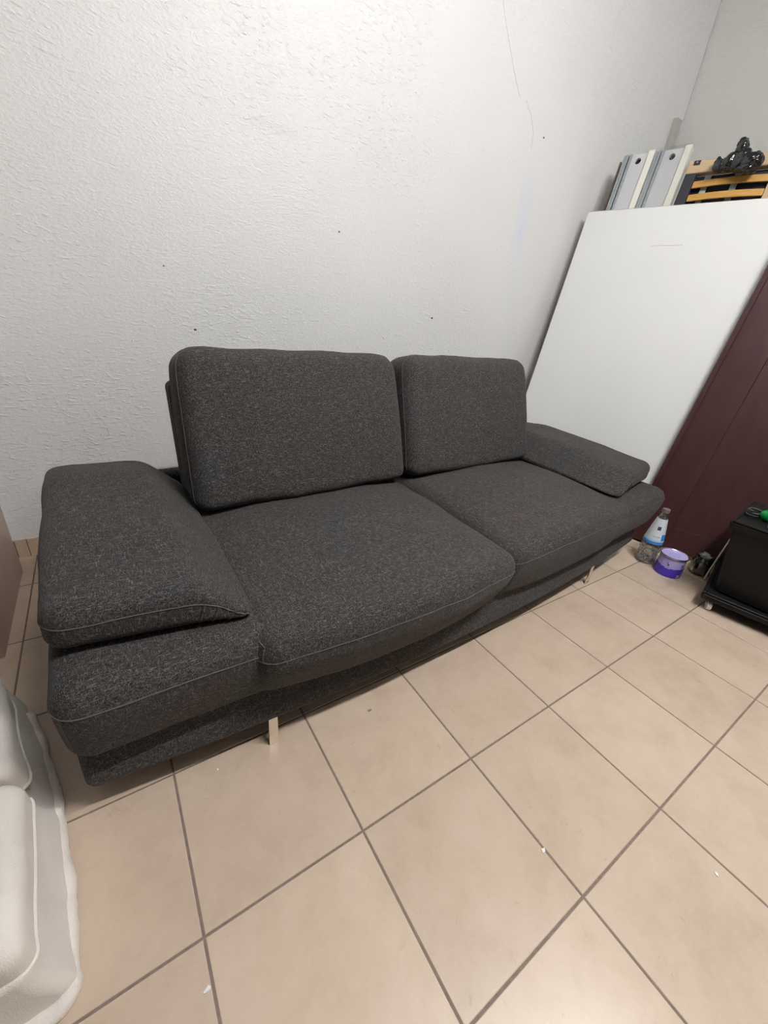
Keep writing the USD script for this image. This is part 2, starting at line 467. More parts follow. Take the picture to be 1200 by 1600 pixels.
# ceiling lamp (above the frame): its tube is what lights the room
cl = thing('ceiling_light', 'white batten light with one fluorescent tube hung from the ceiling, above the frame', 'ceiling light', (TUBE_POS[0], TUBE_POS[1], H))
LZ = TUBE_POS[2] - H
for s in (-0.45, 0.45):
    part(cl, 'suspension_rod', tube([(s, 0, 0), (s, 0, LZ + 0.12)], 0.004, 8), M_chrome)
part(cl, 'housing', bevel_box(-TUBE_LEN / 2 - 0.04, TUBE_LEN / 2 + 0.04, -0.03, 0.03, LZ + 0.07, LZ + 0.12, 0.004), M_lampbody, smooth=False)
for s in (-1, 1):
    part(cl, 'tube_holder', bevel_box(s * (TUBE_LEN / 2 + 0.015) - 0.012, s * (TUBE_LEN / 2 + 0.015) + 0.012, -0.015, 0.015, LZ - 0.022, LZ + 0.0695, 0.003), M_lampbody, smooth=False)
part(cl, 'glass_tube', tube([(-TUBE_LEN / 2, 0, TUBE_POS[2] - H), (TUBE_LEN / 2, 0, TUBE_POS[2] - H)], 0.018, 14), M_emit)

# ------------------------------------------------------------------ the sofa (x along its front from the left leg, y to the back)
SO = np.array([0.70, 0.862, 0]) * T
sofa = thing('sofa', 'two-seat charcoal woven fabric sofa with wide sloping arms and thin steel legs', 'sofa', SO, 1.894)
XC, X0, X1 = 0.757, -0.392, 1.966


def bow(x, mid, end):
    t = (x - XC) / 1.149
    return mid + (end - mid) * t * t


def front_weight(y, y0, depth):
    return 1 - smoothstep(y0, y0 + depth, y)


# recessed plinth
def f_base(Q, U):
    Q = Q.copy()
    Q[:, 1] += front_weight(Q[:, 1], 0, 0.3) * (bow(Q[:, 0], -0.030, 0.036) + 0.014 * smoothstep(0.12, 0.2, Q[:, 2]))
    return Q


part(sofa, 'base', Soft((X0 + 0.006, 0, 0.09), (X1 - 0.006, 0.86, 0.235), 0.022, 0.03, f_base).mesh, M_fabric)


# deck blocks under the arms and the two seat cushions
def f_deck(Q, U):
    Q = Q.copy()
    w = front_weight(Q[:, 1], 0, 0.3)
    Q[:, 1] += w * bow(Q[:, 0], -0.064, -0.030)
    Q[:, 1] += w * 0.032 * (1 - smoothstep(0.20, 0.37, Q[:, 2]))
    return Q + lump(Q, 7, 0.006, 3)


decks = []
for a, b in ((X0, 0.03), (1.48, X1)):
    d = Soft((a, 0, 0.205), (b, 0.84, 0.42), 0.052, 0.02, f_deck)
    decks.append(d)
    o = part(sofa, 'arm_base', d.mesh, M_fabric)
    outer = a if a < 0 else b
    inn = 1 if a < 0 else -1
    zt = 0.42 - 0.046
    c = [(outer, 0.75, zt), (outer, 0.05, zt), (outer, 0.0, zt), (outer + inn * 0.05, 0.0, zt), (outer + inn * 0.385, 0.0, zt)]
    part(o, 'seam', tube(d.map(resample(c, 120)), 0.0015), M_thread)
    c = [(outer, 0.0, zt), (outer, 0.0, 0.26)]
    part(o, 'seam', tube(d.map(resample(c, 30)), 0.0015), M_thread)


def seat(a, b, bulge, top, seed):
    def f(Q, U):
        Q = Q.copy()
        u = np.clip(U[:, 0], 0, 1)
        v = np.clip(U[:, 1], 0, 1)
        prof = np.sin(np.pi * np.clip(0.04 + 0.90 * u, 0, 1)) ** 0.55
        w = front_weight(Q[:, 1], 0, 0.32)
        Q[:, 1] += w * (bow(Q[:, 0], -0.064, -0.030) - bulge * prof)
        Q[:, 1] += w * (0.030 + 0.5 * bulge) * (1 - smoothstep(0.19, 0.37, Q[:, 2]))
        tw = smoothstep(0.30, 0.40, Q[:, 2])
        crown = np.sin(np.pi * np.clip(u, 0, 1)) ** 0.7 * np.sin(np.pi * np.clip(0.12 + 0.80 * v, 0, 1)) ** 0.8
        Q[:, 2] += tw * (top * crown - 0.012 * w)
        bw = 1 - smoothstep(0.19, 0.30, Q[:, 2])
        Q[:, 2] += bw * 0.02 * (1 - prof)
        return Q + lump(Q, 6, 0.010, seed)
    return Soft((a, 0, 0.195), (b, 0.62, 0.428), 0.046, 0.016, f)


for a, b, bulge, seed in ((-0.052, 0.762, 0.058, 11), (0.756, 1.555, 0.014, 12)):
    S = seat(a, b, bulge, 0.042, seed)
    o = part(sofa, 'seat_cushion', S.mesh, M_fabric)
    zt = 0.428 - 0.052
    c = [(a, 0.5, zt), (a, 0.04, zt), (a, 0, zt), (a + 0.04, 0, zt), (b - 0.04, 0, zt), (b, 0, zt), (b, 0.04, zt), (b, 0.5, zt)]
    part(o, 'seam', tube(S.map(resample(c, 220)), 0.0015), M_thread)
    # top seam running back along the side of the cushion
    c = [(b, 0, zt), (b, 0.0, 0.428), (b, 0.45, 0.428)]
    part(o, 'seam', tube(S.map(resample(c, 120)), 0.0014), M_thread)
    if a < 0:
        c = [(a, 0, zt), (a, 0.0, 0.428), (a, 0.30, 0.428)]
        part(o, 'seam', tube(S.map(resample(c, 90)), 0.0013), M_thread)


# arm cushions: thick outside, thinning to the seat
def arm(mirror, seed):
    x_out, x_in, yf, yb, z0, z1 = -0.385, -0.022, 0.058, 0.845, 0.425, 0.545

    def f(Q, U):
        Q = Q.copy()
        xx = Q[:, 0].copy()
        u = np.clip(U[:, 0], 0, 1)
        drop = smoothstep(0.66, 1.05, u) * 0.085 + 0.006 * (1 - np.sin(np.pi * u))
        h = np.clip((Q[:, 2] - z0) / (z1 - z0), 0, 1)
        Q[:, 2] -= drop * h
        Q[:, 2] -= h * 0.018 * (1 - smoothstep(0.02, 0.40, U[:, 1]))            # lower at the front
        Q[:, 2] -= h * 0.02 * smoothstep(0.75, 1.0, U[:, 1])
        Q[:, 2] += h * 0.014 * (1 - u) * smoothstep(0.3, 0.9, U[:, 1])
        Q[:, 1] += front_weight(Q[:, 1], yf, 0.25) * (0.020 * (1 - u) - 0.042 * u)
        # pinched, pleated inner front corner
        k = np.exp(-((u - 0.93) / 0.10) ** 2) * front_weight(Q[:, 1], yf, 0.07)
        Q[:, 2] += k * 0.0028 * np.sin(xx * 420) * h
        Q += lump(Q, 8, 0.009, seed)
        if mirror:
            Q[:, 0] = 2 * XC - (Q[:, 0] + 0.022) * 1.11 + 0.022
        return Q
    S = Soft((x_out, yf, z0), (x_in, yb, z1), 0.040, 0.014, f)
    m = S.mesh
    if mirror:
        m.invert()
    o = part(sofa, 'armrest', m, M_fabric)
    zt = z1 - 0.045
    c = [(x_out, 0.80, zt), (x_out, yf + 0.04, zt), (x_out, yf, zt), (x_out + 0.04, yf, zt), (x_in - 0.07, yf, zt), (x_in - 0.02, yf, zt - 0.02), (x_in, yf, z0 + 0.028)]
    P = S.map(resample(c, 200))
    part(o, 'seam', tube(P, 0.0015), M_thread)
    P2 = P.copy()
    P2[:, 2] -= 0.009
    for k in (0.045, 0.075, 0.100):
        c = [(x_in - k, yf, zt - 0.004), (x_in - k - 0.012, yf, z0 + 0.020)]
        part(o, 'pleat', tube(S.map(resample(c, 16)), 0.0030), M_fabric)


arm(False, 21)
arm(True, 22)

# back frame behind the cushions, and the rear rail
def lean(y_bot, y_top, z_bot, z_top):
    def g(Q):
        Q = Q.copy()
        Q[:, 1] += y_bot + (y_top - y_bot) * (Q[:, 2] - z_bot) / (z_top - z_bot)
        return Q
    return g


gl = lean(0.690, 0.775, 0.40, 0.775)
part(sofa, 'back_frame', Soft((-0.025, 0, 0.30), (1.545, 0.085, 0.778), 0.022, 0.04, lambda Q, U: gl(Q)).mesh, M_fabric)
part(sofa, 'rear_rail', Soft((X0 + 0.01, 0.846, 0.10), (X1 - 0.01, 0.905, 0.462), 0.02, 0.05).mesh, M_fabric)


# back cushions
def back_cushion(a, b, seed, sag):
    def f(Q, U):
        Q = Q.copy()
        u, w = np.clip(U[:, 0], 0, 1), np.clip(U[:, 2], 0, 1)
        v = np.clip(U[:, 1], 0, 1)
        belly = np.sin(np.pi * np.clip(0.06 + 0.88 * u, 0, 1)) ** 0.6 * np.sin(np.pi * np.clip(0.10 + 0.75 * w, 0, 1)) ** 0.8
        Q[:, 1] -= (1 - v) * 0.026 * belly
        Q[:, 1] += v * 0.055 * (1 - w)
        k = np.clip(np.abs(2 * u - 1), 0, 1) ** 7 * np.clip(w, 0, 1) ** 7
        Q[:, 2] -= 0.022 * k
        Q[:, 0] -= 0.010 * k * np.sign(u - 0.5)
        Q[:, 2] += w * (sag(u) - 0.018 * (2 * v - 0.6) * w)
        narrow = 0.010 * (2 * u - 1) * (w - 0.45)
        Q[:, 0] -= narrow
        Q += lump(Q, 7, 0.016, seed) * np.array([0.4, 1.0, 0.6])
        Q[:, 1] += 0.476 + 0.150 * (Q[:, 2] - 0.445) / 0.455
        return Q
    S = Soft((a, 0, 0.447), (b, 0.160, 0.905), 0.052, 0.014, f)
    o = part(sofa, 'back_cushion', S.mesh, M_fabric)
    e = 0.026
    yy = 0.0
    loop = [(a, e, 0.47), (a, e, 0.88), (a, e, 0.905), (a + 0.03, e, 0.905), (b - 0.03, e, 0.905), (b, e, 0.905), (b, e, 0.88), (b, e, 0.47)]
    part(o, 'seam', tube(S.map(resample(loop, 260)), 0.0014), M_thread)
    e = 0.134
    loop = [(a, e, 0.47), (a, e, 0.88), (a, e, 0.905), (a + 0.03, e, 0.905), (b - 0.03, e, 0.905), (b, e, 0.905), (b, e, 0.88), (b, e, 0.47)]
    part(o, 'seam', tube(S.map(resample(loop, 260)), 0.0012), M_thread)


back_cushion(-0.034, 0.752, 31, lambda u: 0.004 * np.exp(-((u - 0.08) / 0.10) ** 2) - 0.003 * np.sin(np.pi * u) + 0.0015 * np.sin(u * 23))
back_cushion(0.766, 1.536, 32, lambda u: 0.003 * np.exp(-((u - 0.08) / 0.10) ** 2) + 0.0012 * np.sin(u * 21))

# flat steel legs
for x, y in ((0.0, 0.004), (1.513, 0.004), (0.0, 0.72), (1.513, 0.72)):
    part(sofa, 'leg', bevel_box(x - 0.012, x + 0.012, y, y + 0.006, 0.0, 0.10, 0.001), M_chrome, 'polished flat steel sofa leg', smooth=False)

# ------------------------------------------------------------------ things leaning at the right, in the plane they all share
PHI, KL = -0.2, 0.22
HV = np.array([math.sin(PHI), math.cos(PHI), 0.0])                       # along the boards, towards the back wall
UV = np.array([KL * math.cos(PHI), -KL * math.sin(PHI), 1.0]); UV /= np.linalg.norm(UV)
NV = np.cross(UV, HV)
NV = NV if NV[0] > 0 else -NV                                            # into the stack, away from the camera
P0 = np.array([2.46, 0.352, 0.0])
RM = np.stack([HV, NV, UV], 1)                                           # board coordinates (a, off, w)


def to_world(m, shift=(0, 0, 0)):
    m = trimesh.Trimesh(np.asarray(m.vertices) @ RM.T + np.asarray(shift), np.asarray(m.faces), process=False)
    m.fix_normals()
    return m


class Lean:
    def __init__(self, name, label, category, a, off, group=None):
        # the lower rear edge touches the floor
        w = (NV[2] * -off) / UV[2]
        self.o = np.array([a, off, w])
        self.t = thing(name, label, category, P0 + RM @ self.o, group=group)

    def part(self, name, m, mt, parent=None, smooth=False, label=None):
        m = m.copy()
        m.apply_translation(-self.o)
        return part(parent or self.t, name, to_world(m), mt, label, smooth)


# white board
W0 = 0.046
wd = Lean('white_board', 'large plain white laminate board leaning behind the maroon door', 'board', 0.6, W0 + 0.02)
w_low = wd.o[2] + 0.001
wd.part('panel', bevel_box(0.06, 1.085, W0 + 0.0008, W0 + 0.0192, w_low, 1.762, 0.0008), M_board)
wd.part('edge_band', cat(bx(1.0851, 1.0862, W0, W0 + 0.02, w_low, 1.7632), bx(0.0588, 1.0851, W0, W0 + 0.02, 1.7621, 1.7632)), M_board_edge)

wd.part('scratch', bx(0.505, 0.66, W0 + 0.0002, W0 + 0.0007, 1.5655, 1.5672), M_conduit)

# maroon door, tipped a little in its plane
dr = Lean('maroon_door', 'dark maroon painted panel door leaning against the white board', 'door', -0.2, 0.042)
TILT = math.radians(3.0)
ct, st = math.cos(TILT), math.sin(TILT)


def door_piece(a0, a1, y0, y1, w0, w1, c=0.002):
    m = bevel_box(a0, a1, y0, y1, w0, w1, c)
    v = m.vertices.copy()
    # rotate about the lower left corner (0.178, 0.0)
    A, Wt = v[:, 0] - 0.178, v[:, 2]
    m.vertices = np.c_[0.178 + A * ct - Wt * st, v[:, 1], A * st * -1 * -1 * -1 + Wt * ct + 0.009]
    return m


LW, DW, DH = 0.178, 0.86, 2.02
dr.part('stile', door_piece(LW - 0.185, LW, 0.002, 0.040, 0.0, DH), M_maroon)
dr.part('stile', door_piece(LW - DW, LW - DW + 0.185, 0.002, 0.040, 0.0, DH), M_maroon)
dr.part('rail', door_piece(LW - DW + 0.186, LW - 0.186, 0.002, 0.040, 0.0, 0.125), M_maroon)
dr.part('rail', door_piece(LW - DW + 0.186, LW - 0.186, 0.002, 0.040, DH - 0.15, DH), M_maroon)
dr.part('rail', door_piece(LW - DW + 0.186, LW - 0.186, 0.002, 0.040, 1.0, 1.12), M_maroon)
dr.part('inner_panel', door_piece(LW - DW + 0.184, LW - 0.184, 0.0055, 0.034, 0.124, 1.002), M_maroon)
dr.part('inner_panel', door_piece(LW - DW + 0.184, LW - 0.184, 0.0055, 0.034, 1.118, DH - 0.148), M_maroon)
dr.part('edge_strip', door_piece(LW - 0.026, LW + 0.0015, -0.008, 0.003, 0.0, DH, 0.004), M_maroon)

# bed side rails
R0 = 0.078


def side_rail(label, a0, a1, top, film):
    g = Lean('bed_rail', label, 'bed rail', (a0 + a1) / 2, R0 + 0.045)
    lo = g.o[2] + 0.001
    cw = 0.034
    gw = 0.046
    hole = Point(((a0 + a1) / 2 - 0.004, top - 0.035)).buffer(0.0155, 24)
    poly = sbox(a0 + cw, lo, a1 - gw, top).difference(hole)
    m = extrude(poly, 0.016)
    v = m.vertices
    m = trimesh.Trimesh(np.c_[v[:, 0], R0 + 0.010 + v[:, 2], v[:, 1]], m.faces)
    g.part('face_panel', m, M_railface)
    g.part('core', bx(a0 + cw, a1 - gw, R0 + 0.030, R0 + 0.044, lo, top - 0.001), M_frame)
    g.part('edge_strip', bevel_box(a0, a0 + cw - 0.0005, R0, R0 + 0.044, lo, top + 0.008, 0.003), M_railcream)
    for k, (p, q, y) in enumerate(((a1 - gw + 0.0005, a1 - gw + 0.012, 0.004), (a1 - gw + 0.014, a1 - gw + 0.017, 0.012), (a1 - gw + 0.019, a1 - gw + 0.030, 0.002), (a1 - 0.014, a1, 0.008))):
        g.part('metal_profile', bevel_box(p, q, R0 + y, R0 + 0.044, lo, top + (0.002 if k != 1 else -0.002), 0.001), M_alu)
    if film:
        s = Soft((a0 - 0.003, R0 - 0.003, 1.70), (a1 + 0.002, R0 + 0.047, top + 0.013), 0.004, 0.02, lambda Q, U: Q + lump(Q, 40, 0.002, 5))
        g.part('plastic_film', s.mesh, M_film, smooth=50)


side_rail('upright grey-white bed rail with round hole, next to the back wall', 0.840, 1.004, 2.060, False)
side_rail('upright grey-white bed rail wrapped in clear film, beside the slatted frame', 0.660, 0.836, 2.058, True)
tb = Lean('thin_board', 'thin dark brown board edge standing at the far left of the bed rails', 'board', 1.014, R0 + 0.03)
tb.part('panel', bevel_box(1.0075, 1.0155, R0 + 0.002, R0 + 0.03, tb.o[2] + 0.001, 2.03, 0.001), M_brown)

# slatted bed base behind the white board
sb = Lean('slatted_frame', 'upright slatted bed base with pale rail and orange birch slats', 'bed base', 0.3, R0 + 0.047)
slo = sb.o[2] + 0.001
sb.part('stile', bevel_box(0.590, 0.642, R0 + 0.006, R0 + 0.046, slo, 1.925, 0.002), M_frame)
sb.part('stile', bevel_box(0.215, 0.262, R0 + 0.006, R0 + 0.046, slo, 1.925, 0.002), M_pine)
sb.part('top_rail', bevel_box(0.02, 0.645, R0 + 0.004, R0 + 0.046, 1.926, 1.984, 0.003), M_pine)
sb.part('back_panel', bx(0.03, 0.60, R0 + 0.043, R0 + 0.046, 1.2, 1.925), M_frame)
for k in range(9):
    w = 1.857 - 0.062 * k
    def fs(Q, U, w=w):
        Q = Q.copy()
        Q[:, 1] -= 0.012 * np.sin(np.pi * np.clip(U[:, 0], 0, 1))
        return Q
    sb.part('slat', Soft((0.264, R0 + 0.010, w), (0.5885, R0 + 0.020, w + 0.032), 0.003, 0.03, fs).mesh, M_slat, smooth=40)
for a in (0.535, 0.405):
    sb.part('webbing_strap', bx(a - 0.014, a + 0.014, R0 + 0.030, R0 + 0.032, 1.25, 1.925), M_strap)
sb.part('mounting_plate', bevel_box(0.590, 0.620, R0 + 0.001, R0 + 0.0038, 1.962, 1.983, 0.001), M_frame)
s = trimesh.creation.cylinder(0.005, 0.004, sections=16)
s.apply_transform(trimesh.transformations.rotation_matrix(math.pi / 2, (1, 0, 0)))
s.apply_translation((0.604, R0 - 0.001, 1.973))
sb.part('screw', s, M_chrome, smooth=40)


# black bin bag on top of the slatted frame
def bag_mesh():
    lumps = []
    for a, o, w, r, sc in ((0.352, -0.056, 1.908, 0.050, (1, 0.9, 0.95)), (0.395, -0.052, 1.925, 0.046, (1.0, 0.9, 1.15)), (0.440, -0.050, 1.932, 0.036, (1.1, 0.9, 1.25)), (0.415, -0.040, 1.985, 0.032, (1.0, 1.0, 1.3)),
                           (0.425, -0.030, 2.020, 0.024, (1.2, 1.0, 1.1)), (0.482, -0.042, 1.920, 0.030, (1.0, 0.9, 1.1)), (0.500, -0.036, 1.945, 0.016, (1.0, 0.9, 1.3))):
        s = trimesh.creation.icosphere(3, r)
        s.apply_scale(sc)
        s.apply_translation((a, R0 + o, w))
        lumps.append(manifold3d.Manifold(manifold3d.Mesh(np.asarray(s.vertices, np.float32), np.asarray(s.faces, np.uint32))))
    M = lumps[0]
    for l in lumps[1:]:
        M = M + l
    M = M.refine_to_length(0.006)
    mm = M.to_mesh()
    t = trimesh.Trimesh(np.asarray(mm.vert_properties)[:, :3], np.asarray(mm.tri_verts))
    trimesh.smoothing.filter_taubin(t, iterations=8)
    v = t.vertices
    n1 = np.abs(meshkit.fbm(v * np.array([17, 14, 12]), 2, 5) - 0.5) * 2
    n2 = np.abs(meshkit.fbm(v * np.array([40, 30, 26]), 2, 9) - 0.5) * 2
    t.vertices = v + t.vertex_normals * (-0.012 * (1 - n1) ** 3 + 0.005 - 0.005 * (1 - n2) ** 4)[:, None]
    return t


bg = bag_mesh()
bg.vertices = (np.asarray(bg.vertices) - [0.42, R0 - 0.02, 1.98]) @ RM.T
bbase = P0 + RM @ np.array([0.42, R0 - 0.02, 1.98])
bt = thing('bin_bag', 'crumpled glossy black bin bag hanging on the top rail of the slatted bed base', 'bag', bbase)
part(bt, 'bag_body', bg, M_bag, smooth=35)

# grey trunking in the far corner
cx = 3.40
ct_ = thing('trunking', 'grey plastic trunking up the back wall beside the room corner', 'trunking', (cx, YB - 0.015, 0))
part(ct_, 'channel', bevel_box(-0.034, 0.030, -0.013, 0.0145, 0.09, 2.34, 0.002), M_conduit, smooth=False)
part(ct_, 'cover', bevel_box(0.0305, 0.036, -0.013, 0.0145, 0.09, 2.30, 0.001), M_railface, smooth=False)

# ------------------------------------------------------------------ small things on the floor at the right
# water bottle
bo = thing('water_bottle', 'crumpled clear plastic water bottle with blue label by the sofa end', 'bottle', (2.255, 0.328, 0))
prof = [(0.0, 0.004), (0.030, 0.002), (0.040, 0.006), (0.0445, 0.02), (0.045, 0.05), (0.0425, 0.06), (0.045, 0.07), (0.045, 0.10), (0.0425, 0.112), (0.043, 0.125), (0.037, 0.17), (0.030, 0.21), (0.022, 0.25), (0.0165, 0.272), (0.0155, 0.285), (0.0, 0.285)]
pm = lathe(resample(prof, 60), 48)
v = pm.vertices
low = (1 - smoothstep(0.11, 0.14, v[:, 2])) * smoothstep(0.003, 0.02, v[:, 2])
nn = meshkit.fbm(v * 38, 3, 4) - 0.5
rad = np.c_[v[:, :2], np.zeros(len(v))]
pm.vertices = v + rad * (nn * 0.75 * low)[:, None]
part(bo, 'body', pm, M_pet, smooth=40)


def band(r, z0, z1, a0=-180, a1=180, n=48, th=0.0008):
    A = np.radians(np.linspace(a0, a1, n))
    V, F = [], []
    for a in A:
        for rr, z in ((r, z0), (r, z1), (r + th, z0), (r + th, z1)):
            V.append((rr * math.cos(a), rr * math.sin(a), z))
    for i in range(n - 1):
        b, c = 4 * i, 4 * i + 4
        F += [(b + 2, c + 2, c + 3), (b + 2, c + 3, b + 3), (b, b + 1, c + 1), (b, c + 1, c), (b + 1, b + 3, c + 3), (b + 1, c + 3, c + 1), (b, c, c + 2), (b, c + 2, b + 2)]
    t = trimesh.Trimesh(np.array(V), np.array(F), process=False)
    return t


def cone_band(z0, z1, a0=-180, a1=180, n=48, out=0.0008):
    """A strip lying on the bottle's tapering shoulder."""
    t = band(0.04, z0, z1, a0, a1, n, 0.0008)
    v = np.asarray(t.vertices).copy()
    r = np.interp(v[:, 2], [0.112, 0.125, 0.17, 0.21, 0.25, 0.272], [0.0435, 0.0438, 0.0380, 0.0310, 0.0230, 0.0175]) + out + (np.hypot(v[:, 0], v[:, 1]) - 0.04)
    k = r / np.hypot(v[:, 0], v[:, 1])
    v[:, 0] *= k; v[:, 1] *= k
    t.vertices = v
    return t


part(bo, 'label', cat(*[cone_band(z, z + 0.0125) for z in np.arange(0.128, 0.246, 0.0125)]), M_labelwhite)
part(bo, 'label_band', cone_band(0.120, 0.134, out=0.0018), M_labelblue)
part(bo, 'label_band', cone_band(0.134, 0.143, out=0.0018), M_labelpale)
part(bo, 'label_print', cone_band(0.143, 0.175, -118, -62, 14, 0.0018), M_labelblue)
part(bo, 'label_print', cone_band(0.196, 0.214, -165, -140, 8, 0.0018), M_ink)
part(bo, 'label_print', cone_band(0.158, 0.164, -178, -128, 12, 0.0018), M_labelpale)
part(bo, 'cap', lathe([(0, 0.2855), (0.0175, 0.2855), (0.0175, 0.303), (0, 0.303)], 24), M_capgrey, smooth=30)

# paint tin
pt = thing('paint_tub', 'small purple and lavender paint tub with metal rim by the door foot', 'tub', (2.247, 0.212, 0))
UsdGeom.Xformable(pt).AddScaleOp().Set(Gf.Vec3f(0.93, 0.93, 0.96))
part(pt, 'body', lathe([(0.0, 0.001), (0.062, 0.001), (0.063, 0.004), (0.0625, 0.048), (0.0620, 0.100), (0.0600, 0.104), (0, 0.104)], 56), M_lav, smooth=35)
part(pt, 'lower_band', band(0.0634, 0.003, 0.046, n=64), M_violet)
for k in range(16):
    a = -180 + k * 22.5
    part(pt, 'band_crest', band(0.0634, 0.046, 0.046 + 0.010 * abs(math.sin(k * 0.39)) + 0.001, a, a + 22.4, 5), M_violet)
part(pt, 'rim', lathe([(0.060, 0.103), (0.0665, 0.106), (0.068, 0.110), (0.0665, 0.1135), (0.062, 0.112), (0.0595, 0.108)] + [(0.060, 0.103)], 56), M_tin, smooth=60)
part(pt, 'lid', lathe([(0, 0.1045), (0.0605, 0.1045), (0.0605, 0.1105), (0.045, 0.1085), (0.043, 0.106), (0, 0.106)], 56), M_lavlid, smooth=35)
part(pt, 'lid_print', lathe([(0.018, 0.1061), (0.026, 0.1061), (0.026, 0.1066), (0.018, 0.1066), (0.018, 0.1061)], 32), M_lav)
part(pt, 'label_print', band(0.0640, 0.007, 0.021, -118, -100, 8), M_labelwhite)
for k in range(3):
    part(pt, 'label_print', band(0.0650, 0.010, 0.018, -115.5 + 5 * k, -113.5 + 5 * k, 3), M_violet)
for a, z, w in ((-112, 0.074, 9), (-110, 0.064, 4), (-172, 0.066, 6), (-176, 0.074, 4)):
    part(pt, 'label_print', band(0.0630, z, z + 0.006, a, a + w, 5), M_ink)

# glass jar behind the crate
jr = thing('glass_jar', 'small dusty glass jar on the floor between door and black crate', 'jar', (2.412, 0.132, 0))
part(jr, 'body', lathe([(0, 0.003), (0.040, 0.002), (0.046, 0.008), (0.047, 0.06), (0.042, 0.075), (0.038, 0.080), (0.038, 0.092), (0.035, 0.092), (0.035, 0.079), (0.043, 0.060), (0.042, 0.010), (0, 0.008)], 40), M_glass, smooth=40)
part(jr, 'contents', lathe([(0, 0.0085), (0.041, 0.0105), (0.042, 0.045), (0.02, 0.055), (0, 0.05)], 30), M_grey, smooth=30)
wad = trimesh.creation.icosphere(3, 0.031)
wad.apply_scale((1, 1, 0.62))
wad.vertices += wad.vertex_normals * ((np.abs(meshkit.fbm(wad.vertices * 60, 3, 8) - 0.5) - 0.15) * 0.05)[:, None]
wad.apply_translation((0, 0, 0.098))
part(jr, 'crumpled_wrap', wad, M_film, smooth=25)
wad2 = wad.copy(); wad2.vertices = (wad2.vertices - [0, 0, 0.098]) * 0.8 + [0, 0, 0.097]
part(jr, 'stuffing', wad2, M_strap, smooth=25)

# dolly and crate
ROT = 12.0
dl = thing('dolly', 'low black wheeled dolly with white casters under the crate', 'dolly', (2.055, 0.0, 0), ROT)
part(dl, 'platform', bevel_box(0.0, 0.42, -0.60, 0.006, 0.052, 0.080, 0.006), M_blackplastic, smooth=False)
part(dl, 'rim', cat(bevel_box(0.0, 0.42, -0.008, 0.006, 0.080, 0.088, 0.002), bevel_box(0.0, 0.012, -0.60, -0.008, 0.080, 0.088, 0.002)), M_blackplastic, smooth=False)
for x, y in ((0.035, -0.035), (0.385, -0.035), (0.035, -0.56), (0.385, -0.56)):
    c = part(dl, 'caster', bevel_box(x - 0.008, x + 0.010, y - 0.012, y + 0.012, 0.030, 0.0515, 0.002), M_grey, smooth=False)
    wv = trimesh.creation.cylinder(0.021, 0.017, sections=24)
    wv.apply_transform(trimesh.transformations.rotation_matrix(math.pi / 2, (1, 0.25, 0)))
    wv.apply_translation((x - 0.004, y, 0.0212))
    part(c, 'wheel', wv, M_whiteplastic, 'white plastic caster wheel', smooth=40)

cr = thing('storage_crate', 'black plastic storage crate with lidded rim standing on the dolly', 'crate', (2.122, -0.012, 0.0885), ROT - 6)


def frustum(x0, x1, y0, y1, z0, z1, flare, c=0.012):
    pts = []
    for z, f in ((z0, 0), (z1, flare)):
        for sx, sy in ((-1, -1), (1, -1), (1, 1), (-1, 1)):
            X = (x1 + f) if sx > 0 else (x0 - f)
            Y = (y1 + f) if sy > 0 else (y0 - f)
            pts += [(X - sx * c, Y, z), (X, Y - sy * c, z)]
    return trimesh.convex.convex_hull(np.array(pts))


CH = 0.328
part(cr, 'body', frustum(0.0, 0.31, -0.50, 0.0, 0.0, CH - 0.028, 0.040), M_blackplastic, smooth=False)
part(cr, 'rim', frustum(-0.052, 0.362, -0.552, 0.052, CH - 0.030, CH - 0.004, 0.004), M_blackplastic, smooth=False)
part(cr, 'lid', cat(bevel_box(-0.045, 0.355, -0.545, 0.045, CH - 0.0045, CH, 0.002)), M_blackplastic, smooth=False)
part(cr, 'lid_lip', tube([(-0.046, -0.55, CH), (-0.046, 0.046, CH), (0.35, 0.046, CH)], 0.006, 8), M_blackplastic, smooth=50)


def crate_world(x, y, z):
    a = math.radians(ROT - 6)
    return np.array([2.122 + x * math.cos(a) - y * math.sin(a), -0.012 + x * math.sin(a) + y * math.cos(a), 0.0885 + z])


# things on the crate
gb = thing('spray_bottle', 'white bottle with round green cap lying on the black crate', 'bottle', crate_world(0.095, -0.035, CH), ROT - 6)
b0 = lathe([(0, 0.0), (0.020, 0.0), (0.024, 0.006), (0.025, 0.10), (0.020, 0.115), (0, 0.117)], 32)
b0.apply_transform(trimesh.transformations.rotation_matrix(math.pi / 2, (1, 0, 0)))
b0.apply_translation((0.012, -0.020, 0.0255))
part(gb, 'body', b0, M_whiteplastic, smooth=40)
g0 = trimesh.creation.icosphere(3, 0.026)
g0.apply_scale((1, 1.05, 0.95))
g0.apply_translation((0.0, 0.004, 0.0255))
part(gb, 'cap', g0, M_green, 'round green cap', smooth=60)
tl = thing('hand_tool', 'flat black hand tool with beige strip at the near edge of the crate', 'tool', crate_world(0.015, -0.06, CH), ROT - 6)
part(tl, 'handle', bevel_box(-0.018, 0.022, -0.20, 0.010, 0.0005, 0.012, 0.003), M_grey, smooth=False)
part(tl, 'strip', bevel_box(0.004, 0.050, -0.20, -0.012, 0.0125, 0.019, 0.002), M_cream_card, smooth=False)
cb = thing('cable_coil', 'small coil of dark grey cable at the far corner of the crate', 'cable', crate_world(0.11, 0.012, CH))
th = np.linspace(0, 5 * math.pi, 120)
part(cb, 'coil', tube(np.c_[(0.030 + 0.002 * np.sin(th * 1.3)) * np.cos(th), 0.024 * np.sin(th), 0.0055 + 0.0016 * th], 0.0045, 7), M_grey, smooth=60)
th = np.linspace(0, 1, 24)
